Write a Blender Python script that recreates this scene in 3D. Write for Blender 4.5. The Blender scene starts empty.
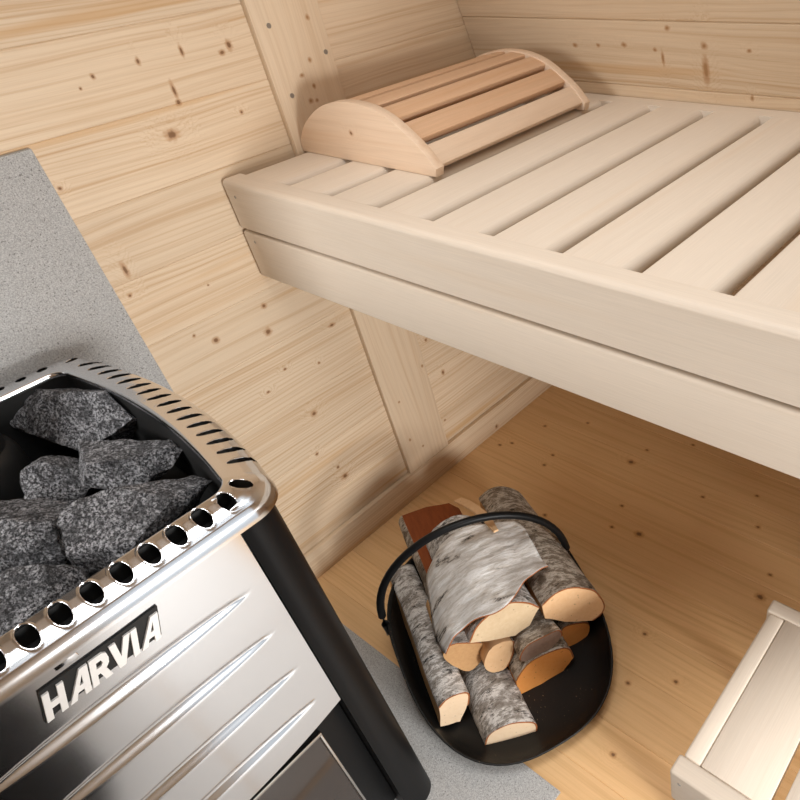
import bpy, bmesh, math, random
from mathutils import Vector, Matrix, noise as mnoise

SC = bpy.context.scene
COL = SC.collection
random.seed(7)

# ------------------------------------------------------------------ helpers
def link(o, parent=None):
    COL.objects.link(o)
    if parent is not None:
        o.parent = parent
    return o

def tag(o, label=None, cat=None, group=None, kind=None):
    if label: o['label'] = label
    if cat: o['category'] = cat
    if group: o['group'] = group
    if kind: o['kind'] = kind
    return o

def empty(name, loc, label, cat, group=None, rotz=0.0):
    o = bpy.data.objects.new(name, None)
    o.empty_display_size = 0.05
    o.location = loc
    o.rotation_euler = (0, 0, rotz)
    link(o)
    return tag(o, label, cat, group)

def finish(name, bm, mat, parent=None, smooth=True, angle=35):
    bmesh.ops.recalc_face_normals(bm, faces=bm.faces[:])
    me = bpy.data.meshes.new(name)
    bm.to_mesh(me); bm.free()
    mats = mat if isinstance(mat, (list, tuple)) else [mat]
    for m in mats: me.materials.append(m)
    if smooth:
        me.polygons.foreach_set('use_smooth', [True] * len(me.polygons))
        me.set_sharp_from_angle(angle=math.radians(angle))
    o = bpy.data.objects.new(name, me)
    link(o)
    if parent is not None:
        o.parent = parent
        if parent.type == 'EMPTY':
            o.matrix_parent_inverse = pmat(parent).inverted()
        else:
            o.matrix_parent_inverse = pmat(parent).inverted()
    return o

def pmat(p):
    m = Matrix.LocRotScale(p.location, p.rotation_euler, p.scale)
    if p.parent is not None:
        m = pmat(p.parent) @ p.matrix_parent_inverse @ m
    return m

AX = {'x': 0, 'y': 1, 'z': 2}
def box(bm, lo, hi, bev=0.0, seg=2, grain='x', across=None, seed=None, tilt=None, pick=None):
    """bevelled box with the grain coordinates stored on its points"""
    la = bm.verts.layers.float_vector.get('wood') or bm.verts.layers.float_vector.new('wood')
    ls = bm.verts.layers.float.get('seed') or bm.verts.layers.float.new('seed')
    lo = Vector(lo); hi = Vector(hi)
    b2 = bmesh.new()
    bmesh.ops.create_cube(b2, size=1.0)
    for v in b2.verts:
        v.co = Vector([(lo[i] + hi[i]) / 2 + v.co[i] * (hi[i] - lo[i]) for i in range(3)])
    if bev > 0:
        bmesh.ops.bevel(b2, geom=[e for e in b2.edges if pick is None or pick((e.verts[0].co + e.verts[1].co) / 2, (e.verts[1].co - e.verts[0].co).normalized())], offset=bev, segments=seg, profile=0.5, affect='EDGES')
    g = AX[grain]
    rest = [i for i in range(3) if i != g]
    if across is None:
        rest.sort(key=lambda i: -(hi[i] - lo[i]))
    else:
        a = AX[across]; rest = [a] + [i for i in rest if i != a]
    sd = random.random() * 50 if seed is None else seed
    vm = {}
    for v in b2.verts:
        co = v.co.copy()
        nv = bm.verts.new(tilt(co) if tilt else co)
        nv[la] = Vector((co[g], co[rest[0]], co[rest[1]]))
        nv[ls] = sd
        vm[v] = nv
    for f in b2.faces:
        bm.faces.new([vm[v] for v in f.verts])
    b2.free()

def boxobj(name, lo, hi, mat, parent=None, **k):
    bm = bmesh.new(); box(bm, lo, hi, **k)
    return finish(name, bm, mat, parent)

def tube(bm, pts, r, n=12, cap=True, flat=1.0):
    rings = []
    up = Vector((0, 0, 1))
    for i, p in enumerate(pts):
        p = Vector(p)
        a = Vector(pts[max(i - 1, 0)]); b = Vector(pts[min(i + 1, len(pts) - 1)])
        t = (b - a).normalized()
        s = t.cross(up)
        if s.length < 1e-4: s = Vector((1, 0, 0))
        s.normalize(); w = s.cross(t).normalized()
        rr = r[i] if isinstance(r, (list, tuple)) else r
        rings.append([bm.verts.new(p + (s * math.cos(2 * math.pi * k / n) * flat + w * math.sin(2 * math.pi * k / n)) * rr) for k in range(n)])
    for A, B in zip(rings, rings[1:]):
        for k in range(n):
            bm.faces.new([A[k], A[(k + 1) % n], B[(k + 1) % n], B[k]])
    if cap:
        bm.faces.new(rings[0][::-1]); bm.faces.new(rings[-1])

def prism(bm, poly, axis, lo, hi):
    """poly: list of 2D points in the two other axes, extruded along axis"""
    i = AX[axis]; o = [k for k in range(3) if k != i]
    def P(p, h):
        c = [0, 0, 0]; c[o[0]] = p[0]; c[o[1]] = p[1]; c[i] = h
        return bm.verts.new(c)
    A = [P(p, lo) for p in poly]; B = [P(p, hi) for p in poly]
    n = len(poly)
    bm.faces.new(A[::-1]); bm.faces.new(B)
    for k in range(n):
        bm.faces.new([A[k], A[(k + 1) % n], B[(k + 1) % n], B[k]])

def catmull(pts, n=6, closed=False):
    out = []
    m = len(pts)
    rng = range(m) if closed else range(m - 1)
    for i in rng:
        if closed:
            p0, p1, p2, p3 = [Vector(pts[(i + k) % m]) for k in (-1, 0, 1, 2)]
        else:
            p0 = Vector(pts[max(i - 1, 0)]); p1 = Vector(pts[i]); p2 = Vector(pts[i + 1]); p3 = Vector(pts[min(i + 2, m - 1)])
        for k in range(n):
            t = k / n
            out.append(0.5 * ((2 * p1) + (p2 - p0) * t + (2 * p0 - 5 * p1 + 4 * p2 - p3) * t * t + (3 * p1 - p0 - 3 * p2 + p3) * t ** 3))
    if not closed: out.append(Vector(pts[-1]))
    return out

# ------------------------------------------------------------------ materials
class NT:
    def __init__(s, name):
        s.m = bpy.data.materials.new(name); s.m.use_nodes = True
        s.t = s.m.node_tree; s.t.nodes.clear()
        s.out = s.t.nodes.new('ShaderNodeOutputMaterial')
        s.b = s.t.nodes.new('ShaderNodeBsdfPrincipled')
        s.t.links.new(s.b.outputs[0], s.out.inputs[0])
    def n(s, typ, **k):
        nd = s.t.nodes.new(typ)
        for a, v in k.items(): setattr(nd, a, v)
        return nd
    def put(s, inp, v):
        if v is None: return
        if isinstance(v, bpy.types.NodeSocket): s.t.links.new(v, inp)
        else: inp.default_value = v
    def math(s, op, a, b=None, c=None, clamp=False):
        nd = s.n('ShaderNodeMath', operation=op, use_clamp=clamp)
        s.put(nd.inputs[0], a); s.put(nd.inputs[1], b); s.put(nd.inputs[2], c)
        return nd.outputs[0]
    def vmath(s, op, a, b=None):
        nd = s.n('ShaderNodeVectorMath', operation=op)
        s.put(nd.inputs[0], a)
        if b is not None: s.put(nd.inputs[1], b)
        return nd.outputs['Value'] if op in ('LENGTH', 'DOT_PRODUCT', 'DISTANCE') else nd.outputs[0]
    def noise(s, vec, scale, detail=2.0, rough=0.5, dist=0.0):
        nd = s.n('ShaderNodeTexNoise')
        s.put(nd.inputs['Vector'], vec); nd.inputs['Scale'].default_value = scale
        nd.inputs['Detail'].default_value = detail; nd.inputs['Roughness'].default_value = rough
        nd.inputs['Distortion'].default_value = dist
        return nd.outputs[0]
    def step(s, v, lo, hi, a=0.0, b=1.0):
        nd = s.n('ShaderNodeMapRange', interpolation_type='SMOOTHSTEP')
        s.put(nd.inputs[0], v)
        nd.inputs[1].default_value = lo; nd.inputs[2].default_value = hi
        nd.inputs[3].default_value = a; nd.inputs[4].default_value = b
        return nd.outputs[0]
    def mix(s, f, a, b, mode='MIX'):
        nd = s.n('ShaderNodeMix', data_type='RGBA', blend_type=mode)
        s.put(nd.inputs[0], f)
        s.put(nd.inputs[6], (*a, 1) if isinstance(a, tuple) and len(a) == 3 else a)
        s.put(nd.inputs[7], (*b, 1) if isinstance(b, tuple) and len(b) == 3 else b)
        return nd.outputs[2]
    def attr(s, name):
        nd = s.n('ShaderNodeAttribute', attribute_name=name)
        return nd
    def bump(s, h, strength=0.2, dist=0.002):
        nd = s.n('ShaderNodeBump'); nd.inputs['Strength'].default_value = strength
        nd.inputs['Distance'].default_value = dist
        s.put(nd.inputs['Height'], h)
        s.t.links.new(nd.outputs[0], s.b.inputs['Normal'])
    def col(s, v): s.put(s.b.inputs['Base Color'], (*v, 1) if isinstance(v, tuple) else v)
    def set(s, **k):
        for a, v in k.items(): s.put(s.b.inputs[a.replace('_', ' ')], v)

def wood(name, light, dark, knots=(), lines=95.0, contrast=0.5, wander=9.0, streak=None, streak_amt=0.55, rough=0.5, knotcol=(.20, .10, .045), tone=0.12, spec=0.3):
    t = NT(name)
    P = t.attr('wood').outputs['Vector']; sd = t.attr('seed').outputs['Fac']
    off = t.n('ShaderNodeCombineXYZ')
    t.put(off.inputs[0], t.math('MULTIPLY', sd, 3.7)); t.put(off.inputs[1], t.math('MULTIPLY', sd, 1.3)); t.put(off.inputs[2], sd)
    Q = t.vmath('ADD', P, off.outputs[0])
    sep = t.n('ShaderNodeSeparateXYZ'); t.put(sep.inputs[0], Q)
    low = t.noise(t.vmath('MULTIPLY', Q, (1.3, 7.0, 7.0)), 1.0, 2.0, 0.5)
    F = t.math('ADD', t.math('MULTIPLY', sep.outputs[1], lines), t.math('MULTIPLY', low, wander))
    F = t.math('ADD', F, t.math('MULTIPLY', sep.outputs[2], lines * 0.6))
    dmin = None
    for (ka, kb, ra, rb) in knots:
        v = t.vmath('MULTIPLY', t.vmath('SUBTRACT', P, (ka, kb, 0.0)), (1 / ra, 1 / rb, 0.0))
        d = t.vmath('LENGTH', v)
        dmin = d if dmin is None else t.math('MINIMUM', dmin, d)
    if dmin is not None:
        wob = t.noise(t.vmath('MULTIPLY', P, (160, 160, 160)), 1.0, 2.0)
        dmin = t.math('MULTIPLY', dmin, t.math('ADD', 0.55, t.math('MULTIPLY', wob, 0.9)))
        halo = t.step(dmin, 0.9, 5.5, 1.0, 0.0)
        F = t.math('ADD', F, t.math('MULTIPLY', halo, 2.2))
    band = t.math('PINGPONG', F, 0.5)
    wav = t.math('POWER', t.math('MULTIPLY', band, 2.0), 3.0)
    mnd = t.n('ShaderNodeCombineXYZ')
    t.put(mnd.inputs[1], t.math('MULTIPLY', low, .05))
    gv = t.vmath('MULTIPLY', t.vmath('ADD', Q, mnd.outputs[0]), (.9, 95.0, 95.0))
    irr = t.step(t.noise(gv, 1.0, 5.0, .68), .42, .72)
    amp = t.step(t.noise(t.vmath('MULTIPLY', Q, (0.8, 9.0, 9.0)), 1.0, 2.0), 0.35, 0.7, 0.0, 1.0)
    line = t.math('ADD', t.math('MULTIPLY', t.math('MULTIPLY', wav, amp), .6), t.math('MULTIPLY', irr, .75))
    fib = t.noise(t.vmath('MULTIPLY', Q, (14.0, 620.0, 620.0)), 1.0, 2.0, 0.6)
    c = t.mix(t.math('MULTIPLY', line, contrast), light, dark)
    fine = t.math('ADD', 1.0 - 0.09, t.math('MULTIPLY', fib, 0.18))
    c = t.mix(1.0, c, t_comb(t, fine), 'MULTIPLY')
    if streak is not None:
        sm = t.step(t.noise(t.vmath('MULTIPLY', Q, (1.1, 26.0, 26.0)), 1.0, 3.0, 0.55), 0.56, 0.74)
        c = t.mix(t.math('MULTIPLY', sm, streak_amt), c, streak)
    wn = t.n('ShaderNodeTexWhiteNoise', noise_dimensions='1D'); t.put(wn.inputs['W'], sd)
    tn = t.math('ADD', 1.0 - tone / 2, t.math('MULTIPLY', wn.outputs['Value'], tone))
    c = t.mix(1.0, c, t_comb(t, tn), 'MULTIPLY')
    if dmin is not None:
        c = t.mix(t.step(dmin, 0.7, 1.7, 0.6, 0.0), c, (dark[0] * .85, dark[1] * .68, dark[2] * .55))
        c = t.mix(t.step(dmin, 0.35, .85, 0.95, 0.0), c, knotcol)
    t.col(c)
    t.set(Roughness=rough)
    t.put(t.b.inputs['Specular IOR Level'], spec)
    t.bump(t.math('ADD', t.math('MULTIPLY', line, -0.5), t.math('MULTIPLY', fib, 0.6)), 0.12, 0.001)
    return t.m

def t_comb(t, v):
    nd = t.n('ShaderNodeCombineColor')
    for i in range(3): t.put(nd.inputs[i], v)
    return nd.outputs[0]

def simple(name, colr, rough=0.5, metal=0.0, spec=0.5, nscale=None, namt=0.0, bump=0.0):
    t = NT(name)
    if nscale:
        g = t.n('ShaderNodeTexCoord').outputs['Object']
        f = t.noise(g, nscale, 3.0, 0.6)
        c = t.mix(f, tuple(x * (1 - namt) for x in colr), tuple(min(1, x * (1 + namt)) for x in colr))
        t.col(c)
        if bump: t.bump(f, bump, 0.002)
    else: t.col(colr)
    t.set(Roughness=rough, Metallic=metal)
    t.put(t.b.inputs['Specular IOR Level'], spec)
    return t.m

WL_KNOTS = [(0.595, 0.662, 0.005, 0.005), (0.582, 0.61, 0.007, 0.007), (0.487, 0.644, 0.006, 0.006), (0.457, 0.671, 0.003, 0.003), (0.6, 0.39, 0.007, 0.006), (0.608, 0.195, 0.008, 0.007), (0.569, 0.295, 0.004, 0.004), (0.601, 0.229, 0.004, 0.004), (0.532, 0.494, 0.004, 0.003), (0.654, 0.492, 0.003, 0.003), (0.582, 0.52, 0.004, 0.003), (0.712, 0.555, 0.007, 0.004), (0.571, 0.992, 0.01, 0.008), (0.602, 1.034, 0.004, 0.005), (0.603, 1.052, 0.003, 0.012), (0.696, 0.994, 0.003, 0.003), (0.718, 1.095, 0.005, 0.007), (0.702, 1.087, 0.005, 0.004), (0.639, 1.102, 0.003, 0.008), (0.57, 1.101, 0.003, 0.005), (0.478, 1.084, 0.002, 0.002), (0.501, 1.095, 0.003, 0.004), (0.411, 0.823, 0.004, 0.012), (0.398, 0.782, 0.003, 0.003), (0.518, 0.744, 0.002, 0.002), (0.388, 0.967, 0.003, 0.003), (0.467, -0.053, 0.008, 0.004), (0.93, 0.393, 0.004, 0.004), (0.953, 0.281, 0.005, 0.007), (1.184, 0.246, 0.004, 0.003), (0.918, 0.145, 0.004, 0.003), (1.073, 0.016, 0.006, 0.006)]
FL_KNOTS = [(0.429, 1.162, 0.0104, 0.008), (0.44, 1.225, 0.0059, 0.0045), (0.538, 1.307, 0.0059, 0.0045), (0.124, 1.161, 0.0059, 0.0045), (0.226, 1.236, 0.0059, 0.0045), (0.23, 1.03, 0.0059, 0.0045), (0.658, 1.148, 0.0059, 0.0045), (0.771, 1.221, 0.0059, 0.0045), (0.818, 1.129, 0.0059, 0.0045), (0.5, 1.016, 0.0059, 0.0045), (0.519, 0.945, 0.0059, 0.0045), (0.588, 0.961, 0.0104, 0.008), (0.902, 1.016, 0.0059, 0.0045), (0.909, 0.951, 0.0104, 0.008), (0.749, 0.74, 0.0059, 0.0045), (0.781, 0.63, 0.0059, 0.0045), (0.858, 0.684, 0.0059, 0.0045), (0.836, 0.501, 0.0059, 0.0045), (0.065, 1.029, 0.0059, 0.0045), (0.09, 1.053, 0.0059, 0.0045), (0.351, 0.888, 0.0059, 0.0045), (0.225, 1.074, 0.0059, 0.0045)]
WB_KNOTS = [(0.504, 0.984, 0.003, 0.012), (0.522, 1.037, 0.005, 0.004), (0.3, 1.0, 0.005, 0.004), (0.42, 1.005, 0.005, 0.004), (0.489, 0.998, 0.004, 0.003), (0.594, 1.009, 0.006, 0.005), (0.593, 0.967, 0.006, 0.022), (0.681, 1.004, 0.004, 0.003), (0.682, 0.923, 0.003, 0.005), (0.358, 1.002, 0.004, 0.003)]
PO_KNOTS = [(1.046, 0.847, 0.004, 0.003), (1.004, 0.839, 0.004, 0.003), (1.026, 0.822, 0.003, 0.004), (0.982, 0.823, 0.004, 0.004), (0.98, 0.836, 0.003, 0.003), (0.345, 0.889, 0.004, 0.003), (0.304, 0.916, 0.005, 0.004), (0.175, 0.792, 0.004, 0.003), (0.059, 0.878, 0.004, 0.003), (0.132, 0.822, 0.003, 0.003), (0.294, 0.797, 0.003, 0.003), (1.111, 0.868, 0.004, 0.003)]
PINE_L = (.71, .56, .40); PINE_D = (.48, .29, .14); PINE_S = (.58, .35, .16)
M = {}
M['pine_wall'] = wood('pine_wall_boards', PINE_L, PINE_D, WL_KNOTS, streak=PINE_S, contrast=.75, lines=120, streak_amt=.7)
M['pine_back'] = wood('pine_back_boards', PINE_L, PINE_D, WB_KNOTS, streak=PINE_S, contrast=.6, knotcol=(.36,.20,.09))
M['pine_plain'] = wood('pine_boards', PINE_L, PINE_D, streak=PINE_S)
M['pine_post'] = wood('pine_post_board', PINE_L, PINE_D, PO_KNOTS, streak=PINE_S, lines=70, contrast=.38, streak_amt=.3, knotcol=(.36, .20, .09))
M['pine_floor'] = wood('pine_floor_boards', (.78, .50, .25), (.54, .29, .11), FL_KNOTS, streak=(.50, .26, .09), streak_amt=.3, rough=.42, lines=80)
M['aspen'] = wood('aspen_bench_boards', (.77, .67, .56), (.66, .53, .40), contrast=.2, lines=70, wander=12, streak=(.73, .57, .41), streak_amt=.3, tone=.06)
M['alder'] = wood('alder_headrest', (.72, .47, .30), (.56, .33, .18), contrast=.35, lines=70, wander=10, streak=(.62, .34, .17), streak_amt=.4, tone=.2)
M['alder_pale'] = wood('alder_headrest_pale', (.75, .57, .42), (.60, .40, .26), [(.185, .955, .005, .004)], contrast=.35, lines=60, wander=12, streak=(.66, .42, .25), streak_amt=.4)
M['black_steel'] = simple('black_painted_steel', (.005, .005, .0054), .42, 0, .2, 900, .3)
M['black_inner'] = simple('soot_black_steel', (.006, .006, .006), .6)
M['flue'] = simple('matt_black_flue', (.015, .015, .015), .45, 0, .5)
M['steel_dark'] = simple('door_frame_steel', (.55, .53, .50), .25, 1)
M['screw'] = simple('screw_steel', (.35, .33, .30), .4, .8)
M['enamel'] = None
def steel(name, base, rough, aniso=0.0):
    t = NT(name)
    g = t.n('ShaderNodeTexCoord').outputs['Object']
    br = t.noise(t.vmath('MULTIPLY', g, (900.0, 20.0, 900.0)), 1.0, 2.0)
    blot = t.noise(g, 14.0, 3.0)
    t.col(base); t.set(Metallic=1.0)
    t.put(t.b.inputs['Roughness'], t.math('ADD', rough - .04, t.math('ADD', t.math('MULTIPLY', br, .03), t.math('MULTIPLY', blot, .06))))
    return t.m
M['steel_panel'] = steel('stainless_panel', (.66, .67, .69), .13)
M['steel_rim'] = steel('stainless_rim', (.74, .75, .77), .16)
M['logo_face'] = simple('polished_letter_steel', (.93, .92, .90), .3, .25)
M['logo_back'] = simple('black_logo_plate', (.006, .006, .006), .4)

def slabmat():
    t = NT('speckled_grey_stone')
    g = t.n('ShaderNodeTexCoord').outputs['Object']
    f = t.noise(g, 520.0, 3.0, .8); k = t.noise(g, 360.0, 1.0, .5); l = t.noise(g, 5.0, 3.0)
    c = t.mix(t.step(f, .35, .7), (.27, .268, .262), (.56, .555, .545))
    c = t.mix(t.step(k, .64, .72), c, (.14, .135, .13))
    c = t.mix(t.math('MULTIPLY', l, .25), c, (.42, .41, .40))
    t.col(c); t.set(Roughness=.55); t.bump(f, .05, .001)
    return t.m
M['slab'] = slabmat()

def stonemat():
    t = NT('sauna_stone')
    g = t.n('ShaderNodeTexCoord').outputs['Object']
    f = t.noise(g, 290.0, 5.0, .85); k = t.noise(g, 60.0, 5.0, .7); b = t.noise(g, 75.0, 6.0, .75)
    vo = t.n('ShaderNodeTexVoronoi', feature='F1'); t.put(vo.inputs['Vector'], t.vmath('ADD', g, (.3, .1, .7))); vo.inputs['Scale'].default_value = 55.0
    c = t.mix(t.step(f, .44, .60), (.022, .022, .025), (.60, .60, .63))
    c = t.mix(t.step(k, .40, .56, .75, .0), c, (.035, .035, .038))
    t.col(c); t.set(Roughness=.75)
    t.put(t.b.inputs['Specular IOR Level'], .3)
    h = t.math('ADD', t.math('MULTIPLY', b, 1.2), t.math('MULTIPLY', vo.outputs['Distance'], .7))
    t.bump(t.math('ADD', h, t.math('MULTIPLY', f, .3)), 1.0, .009)
    return t.m
M['stone'] = stonemat()

def enamelmat():
    t = NT('black_cast_tray')
    g = t.n('ShaderNodeTexCoord').outputs['Object']
    d = t.noise(g, 260.0, 1.0, .5); l = t.noise(g, 9.0, 2.0)
    mk = t.math('MULTIPLY', t.step(d, .70, .76), t.step(l, .45, .6))
    t.col(t.mix(mk, (.007, .0068, .0065), (.22, .15, .09)))
    t.set(Roughness=.42); t.put(t.b.inputs['Specular IOR Level'], .32); t.bump(t.noise(g, 500.0, 2.0), .2, .001)
    return t.m
M['enamel'] = enamelmat()

def barkmat(name, pale, grey, darkc, amt):
    # wood.x runs along the log, wood.y round it: birch marks are short dark dashes round the trunk
    t = NT(name)
    P = t.attr('wood').outputs['Vector']
    a = t.noise(t.vmath('MULTIPLY', P, (75.0, 30.0, 30.0)), 1.0, 7.0, .8, .1)
    h = t.noise(t.vmath('MULTIPLY', P, (520.0, 110.0, 110.0)), 1.0, 2.0, .6)
    b = t.noise(t.vmath('MULTIPLY', P, (20.0, 16.0, 16.0)), 1.0, 4.0, .65, .3)
    c = t.mix(t.step(a, .45, .55), grey, pale)
    c = t.mix(t.math('MULTIPLY', t.step(b, .50, .64), .8), c, (grey[0] * .6, grey[1] * .55, grey[2] * .5))
    c = t.mix(t.step(h, .68 - amt, .76 - amt, 0, .9), c, darkc)
    d = t.noise(t.vmath('MULTIPLY', P, (70.0, 30.0, 30.0)), 1.0, 7.0, .8, .4)
    c = t.mix(t.step(d, .60 - amt * .6, .66 - amt * .6, 0, .92), c, darkc)
    t.col(c); t.set(Roughness=.75)
    t.put(t.b.inputs['Specular IOR Level'], .2)
    t.bump(t.math('ADD', a, d), .7, .005)
    return t.m
M['bark'] = barkmat('birch_bark', (.72, .69, .66), (.30, .27, .24), (.025, .021, .018), .075)
M['bark_brown'] = barkmat('brown_birch_bark', (.56, .49, .41), (.22, .17, .125), (.03, .023, .016), .06)
def sheetmat():
    t = NT('white_birch_bark_sheet')
    P = t.attr('wood').outputs['Vector']
    a = t.noise(t.vmath('MULTIPLY', P, (110.0, 26.0, 26.0)), 1.0, 6.0, .75, .5)
    l = t.noise(t.vmath('MULTIPLY', P, (26.0, 11.0, 11.0)), 1.0, 3.0, .55, .4)
    h = t.noise(t.vmath('MULTIPLY', P, (300.0, 90.0, 90.0)), 1.0, 4.0, .75)
    s_ = t.noise(t.vmath('MULTIPLY', P, (420.0, 60.0, 60.0)), 1.0, 2.0, .6)
    c = t.mix(t.step(a, .38, .62), (.64, .60, .555), (.90, .885, .87))
    c = t.mix(t.math('MULTIPLY', t.step(l, .53, .66), .5), c, (.55, .47, .39))
    c = t.mix(t.math('MULTIPLY', t.step(l, .60, .66), t.step(h, .42, .56)), c, (.05, .043, .037))
    c = t.mix(t.step(s_, .68, .76, 0, .75), c, (.16, .135, .11))
    t.col(c); t.set(Roughness=.7); t.put(t.b.inputs['Specular IOR Level'], .25)
    t.bump(t.math('ADD', a, t.math('MULTIPLY', l, 1.5)), .8, .006)
    return t.m
M['bark_sheet'] = sheetmat()
M['bark_rim'] = simple('inner_bark', (.33, .11, .035), .7, 0, .3, 60, .4)
def endmat(name, c1, c2):
    t = NT(name)
    P = t.attr('wood').outputs['Vector']
    f = t.noise(t.vmath('MULTIPLY', P, (20.0, 130.0, 130.0)), 1.0, 3.0, .6)
    l = t.noise(t.vmath('MULTIPLY', P, (6.0, 22.0, 22.0)), 1.0, 2.0)
    c = t.mix(f, c1, c2); c = t.mix(t.math('MULTIPLY', l, .35), c, tuple(x * .75 for x in c2))
    sp = t.noise(t.vmath('MULTIPLY', P, (150.0, 150.0, 150.0)), 1.0, 1.0)
    c = t.mix(t.step(sp, .70, .78, 0, .5), c, tuple(x * .35 for x in c2))
    t.col(c); t.set(Roughness=.7); t.put(t.b.inputs['Specular IOR Level'], .2)
    t.bump(f, .3, .002)
    return t.m
M['end_peach'] = endmat('birch_end_peach', (.90, .63, .38), (.78, .47, .24))
M['end_pale'] = endmat('birch_end_pale', (.78, .63, .43), (.62, .45, .27))
M['end_cream'] = endmat('birch_end_cream', (.92, .73, .53), (.84, .61, .39))
M['end_tan'] = endmat('birch_end_tan', (.68, .42, .21), (.50, .27, .115))
M['end_orange'] = endmat('alder_end_orange', (.92, .42, .13), (.86, .32, .07))
M['end_grey'] = endmat('weathered_end_grey', (.36, .26, .21), (.22, .14, .10))
M['split_red'] = endmat('peeled_red_brown', (.36, .10, .028), (.17, .04, .012))

# ------------------------------------------------------------------ setting
def struct(o): o['kind'] = 'structure'; return o

# room dimensions: wall_left is x=0, wall_back is y=1.28 (leans inwards above the bench)
YB, RX, FY, CZ = 1.28, 1.78, -0.85, 1.98
bm = bmesh.new()
y = FY; i = 0
edges = [-.85, -.74, -.63, -.52, -.41, -.30, -.19, -.08, .03, .14, .25, .36, .452, .545, .655, .762, .872, .982, 1.092, 1.19, 1.30, 1.41, 1.52]
for a, b in zip(edges, edges[1:]):
    box(bm, (-.05, a, -.03), (RX + .05, b, 0.0), bev=.0012, seg=1, grain='x', across='y', seed=i * 3.17); i += 1
struct(finish('floor', bm, M['pine_floor']))

tm = NT('pale_reflector_tile')  # unseen pale tiles, added so the stove steel mirrors a neutral bright floor
g_ = tm.n('ShaderNodeTexCoord').outputs['Object']
tm.col(tm.mix(tm.noise(g_, 30.0, 4.0, .6), (.72, .69, .655), (.80, .77, .735))); tm.set(Roughness=.5)
bm = bmesh.new()
for i in range(3):
    for j in range(4):
        box(bm, (.840 + .318 * i, FY + .313 * j, 0.0), (.840 + .318 * (i + 1) - .003 if i < 2 else RX, FY + .313 * (j + 1) - .003, .004), bev=.001, seg=1)
struct(finish('floor', bm, tm.m))

def boards(name, zs, place, mat, rng, gap=.0025):
    bm = bmesh.new()
    for i, (a, b) in enumerate(zip(zs, zs[1:])):
        place(bm, a, b, i * 2.31 + rng)
    return struct(finish(name, bm, mat))

zs = [0.0, .08, .17, .30, .44, .578, .69, .803, .92, 1.032, 1.148, 1.264, 1.38, 1.5, 1.62, 1.74, 1.86, CZ]
boards('wall_left', zs, lambda bm, a, b, s: box(bm, (-.03, FY, a), (0, 1.50, b), bev=.0013, seg=1, grain='y', across='z', seed=s), M['pine_wall'], 1.0)
# wall_back: leans inwards by 13 degrees
def lean(co):
    return Vector((co.x, co.y - .227 * (co.z - .905), co.z))
zb = [0, .116, .232, .348, .464, .58, .696, .812, .928, 1.048, 1.168, 1.288, 1.408, 1.528, 1.648, 1.768, 1.888, CZ + .1]
boards('wall_back', zb, lambda bm, a, b, s: box(bm, (0, YB, a), (RX, YB + .03, b), bev=.0022, seg=1, grain='x', across='z', seed=s, tilt=lean), M['pine_back'], 5.0)

# wall_front (behind the photographer) with a window opening; wall_right with the open doorway
DO = (.05, .60, 1.0, 1.70)      # window opening x0 x1 z0 z1
WI = (.08, .60, 0.0, 1.80)      # doorway y0 y1 z0 z1
def wall_with_hole(name, plane, horiz, v0, v1, hole, top):
    bm = bmesh.new()
    k = 0
    n = 17
    zz = sorted(set([round(i * top / n, 4) for i in range(n + 1)] + [hole[2], hole[3]]))
    for a, b in zip(zz, zz[1:]):
        k += 1
        spans = [(v0, v1)]
        if a >= hole[2] - 1e-6 and b <= hole[3] + 1e-6:
            spans = [(v0, hole[0]), (hole[1], v1)]
        for s0, s1 in spans:
            if s1 - s0 < .005: continue
            if horiz == 'x': box(bm, (s0, plane - .03, a), (s1, plane, b), bev=.002, seg=1, grain='x', across='z', seed=k * 1.7)
            else: box(bm, (plane, s0, a), (plane + .03, s1, b), bev=.002, seg=1, grain='y', across='z', seed=k * 1.7)
    return struct(finish(name, bm, M['pine_plain']))
wall_with_hole('wall_front', FY, 'x', 0, RX, DO, CZ)
wall_with_hole('wall_right', RX, 'y', FY, 1.50, WI, CZ)
# boarded ceiling with a roof window over the middle of the room
RW = (.50, 1.40, -.15, .90)
bm = bmesh.new()
ys = sorted([FY + i * (YB + .05 - FY) / 16 for i in range(17)] + [RW[2], RW[3]])
for i, (a, b) in enumerate(zip(ys, ys[1:])):
    if b - a < .004: continue
    spans = [(-.03, RW[0]), (RW[1], RX + .03)] if a >= RW[2] - 1e-6 and b <= RW[3] + 1e-6 else [(-.03, RX + .03)]
    for p, q in spans:
        box(bm, (p, a, CZ), (q, b, CZ + .03), bev=.002, seg=1, grain='x', across='y', seed=i * 2.9)
struct(finish('ceiling', bm, M['pine_plain']))

# baseboard and upright post on the left wall
bm = bmesh.new(); box(bm, (0.0, .383, 0.0), (.014, 1.46, .078), bev=.002, grain='y', across='z', seed=3.3)
struct(finish('baseboard_left', bm, M['pine_wall']))
post = struct(boxobj('trim_1', (0.0, .763, .0785), (.014, .898, CZ), M['pine_post'], grain='z', across='y', seed=.0, bev=.0015))
for (py, pz) in ((.791, 1.111), (.884, 1.052), (.790, .999)):
    b2 = bmesh.new(); tube(b2, [(.0136, py, pz), (.0148, py, pz)], .0042, 14)
    finish('nail_head', b2, M['screw'], post)

# stone heat shields
bm = bmesh.new(); box(bm, (0.0005, -.45, .0055), (.012, .379, 1.029), bev=.001)
tag(finish('stone_slab', bm, M['slab']), 'upright speckled grey stone slab on the wall behind the stove', 'stone slab')
bm = bmesh.new(); box(bm, (.0005, -.45, .0), (.797, .397, .005), bev=.0012)
tag(finish('hearth_slab', bm, M['slab']), 'flat grey stone slab on the floor under the stove', 'stone slab')

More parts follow.
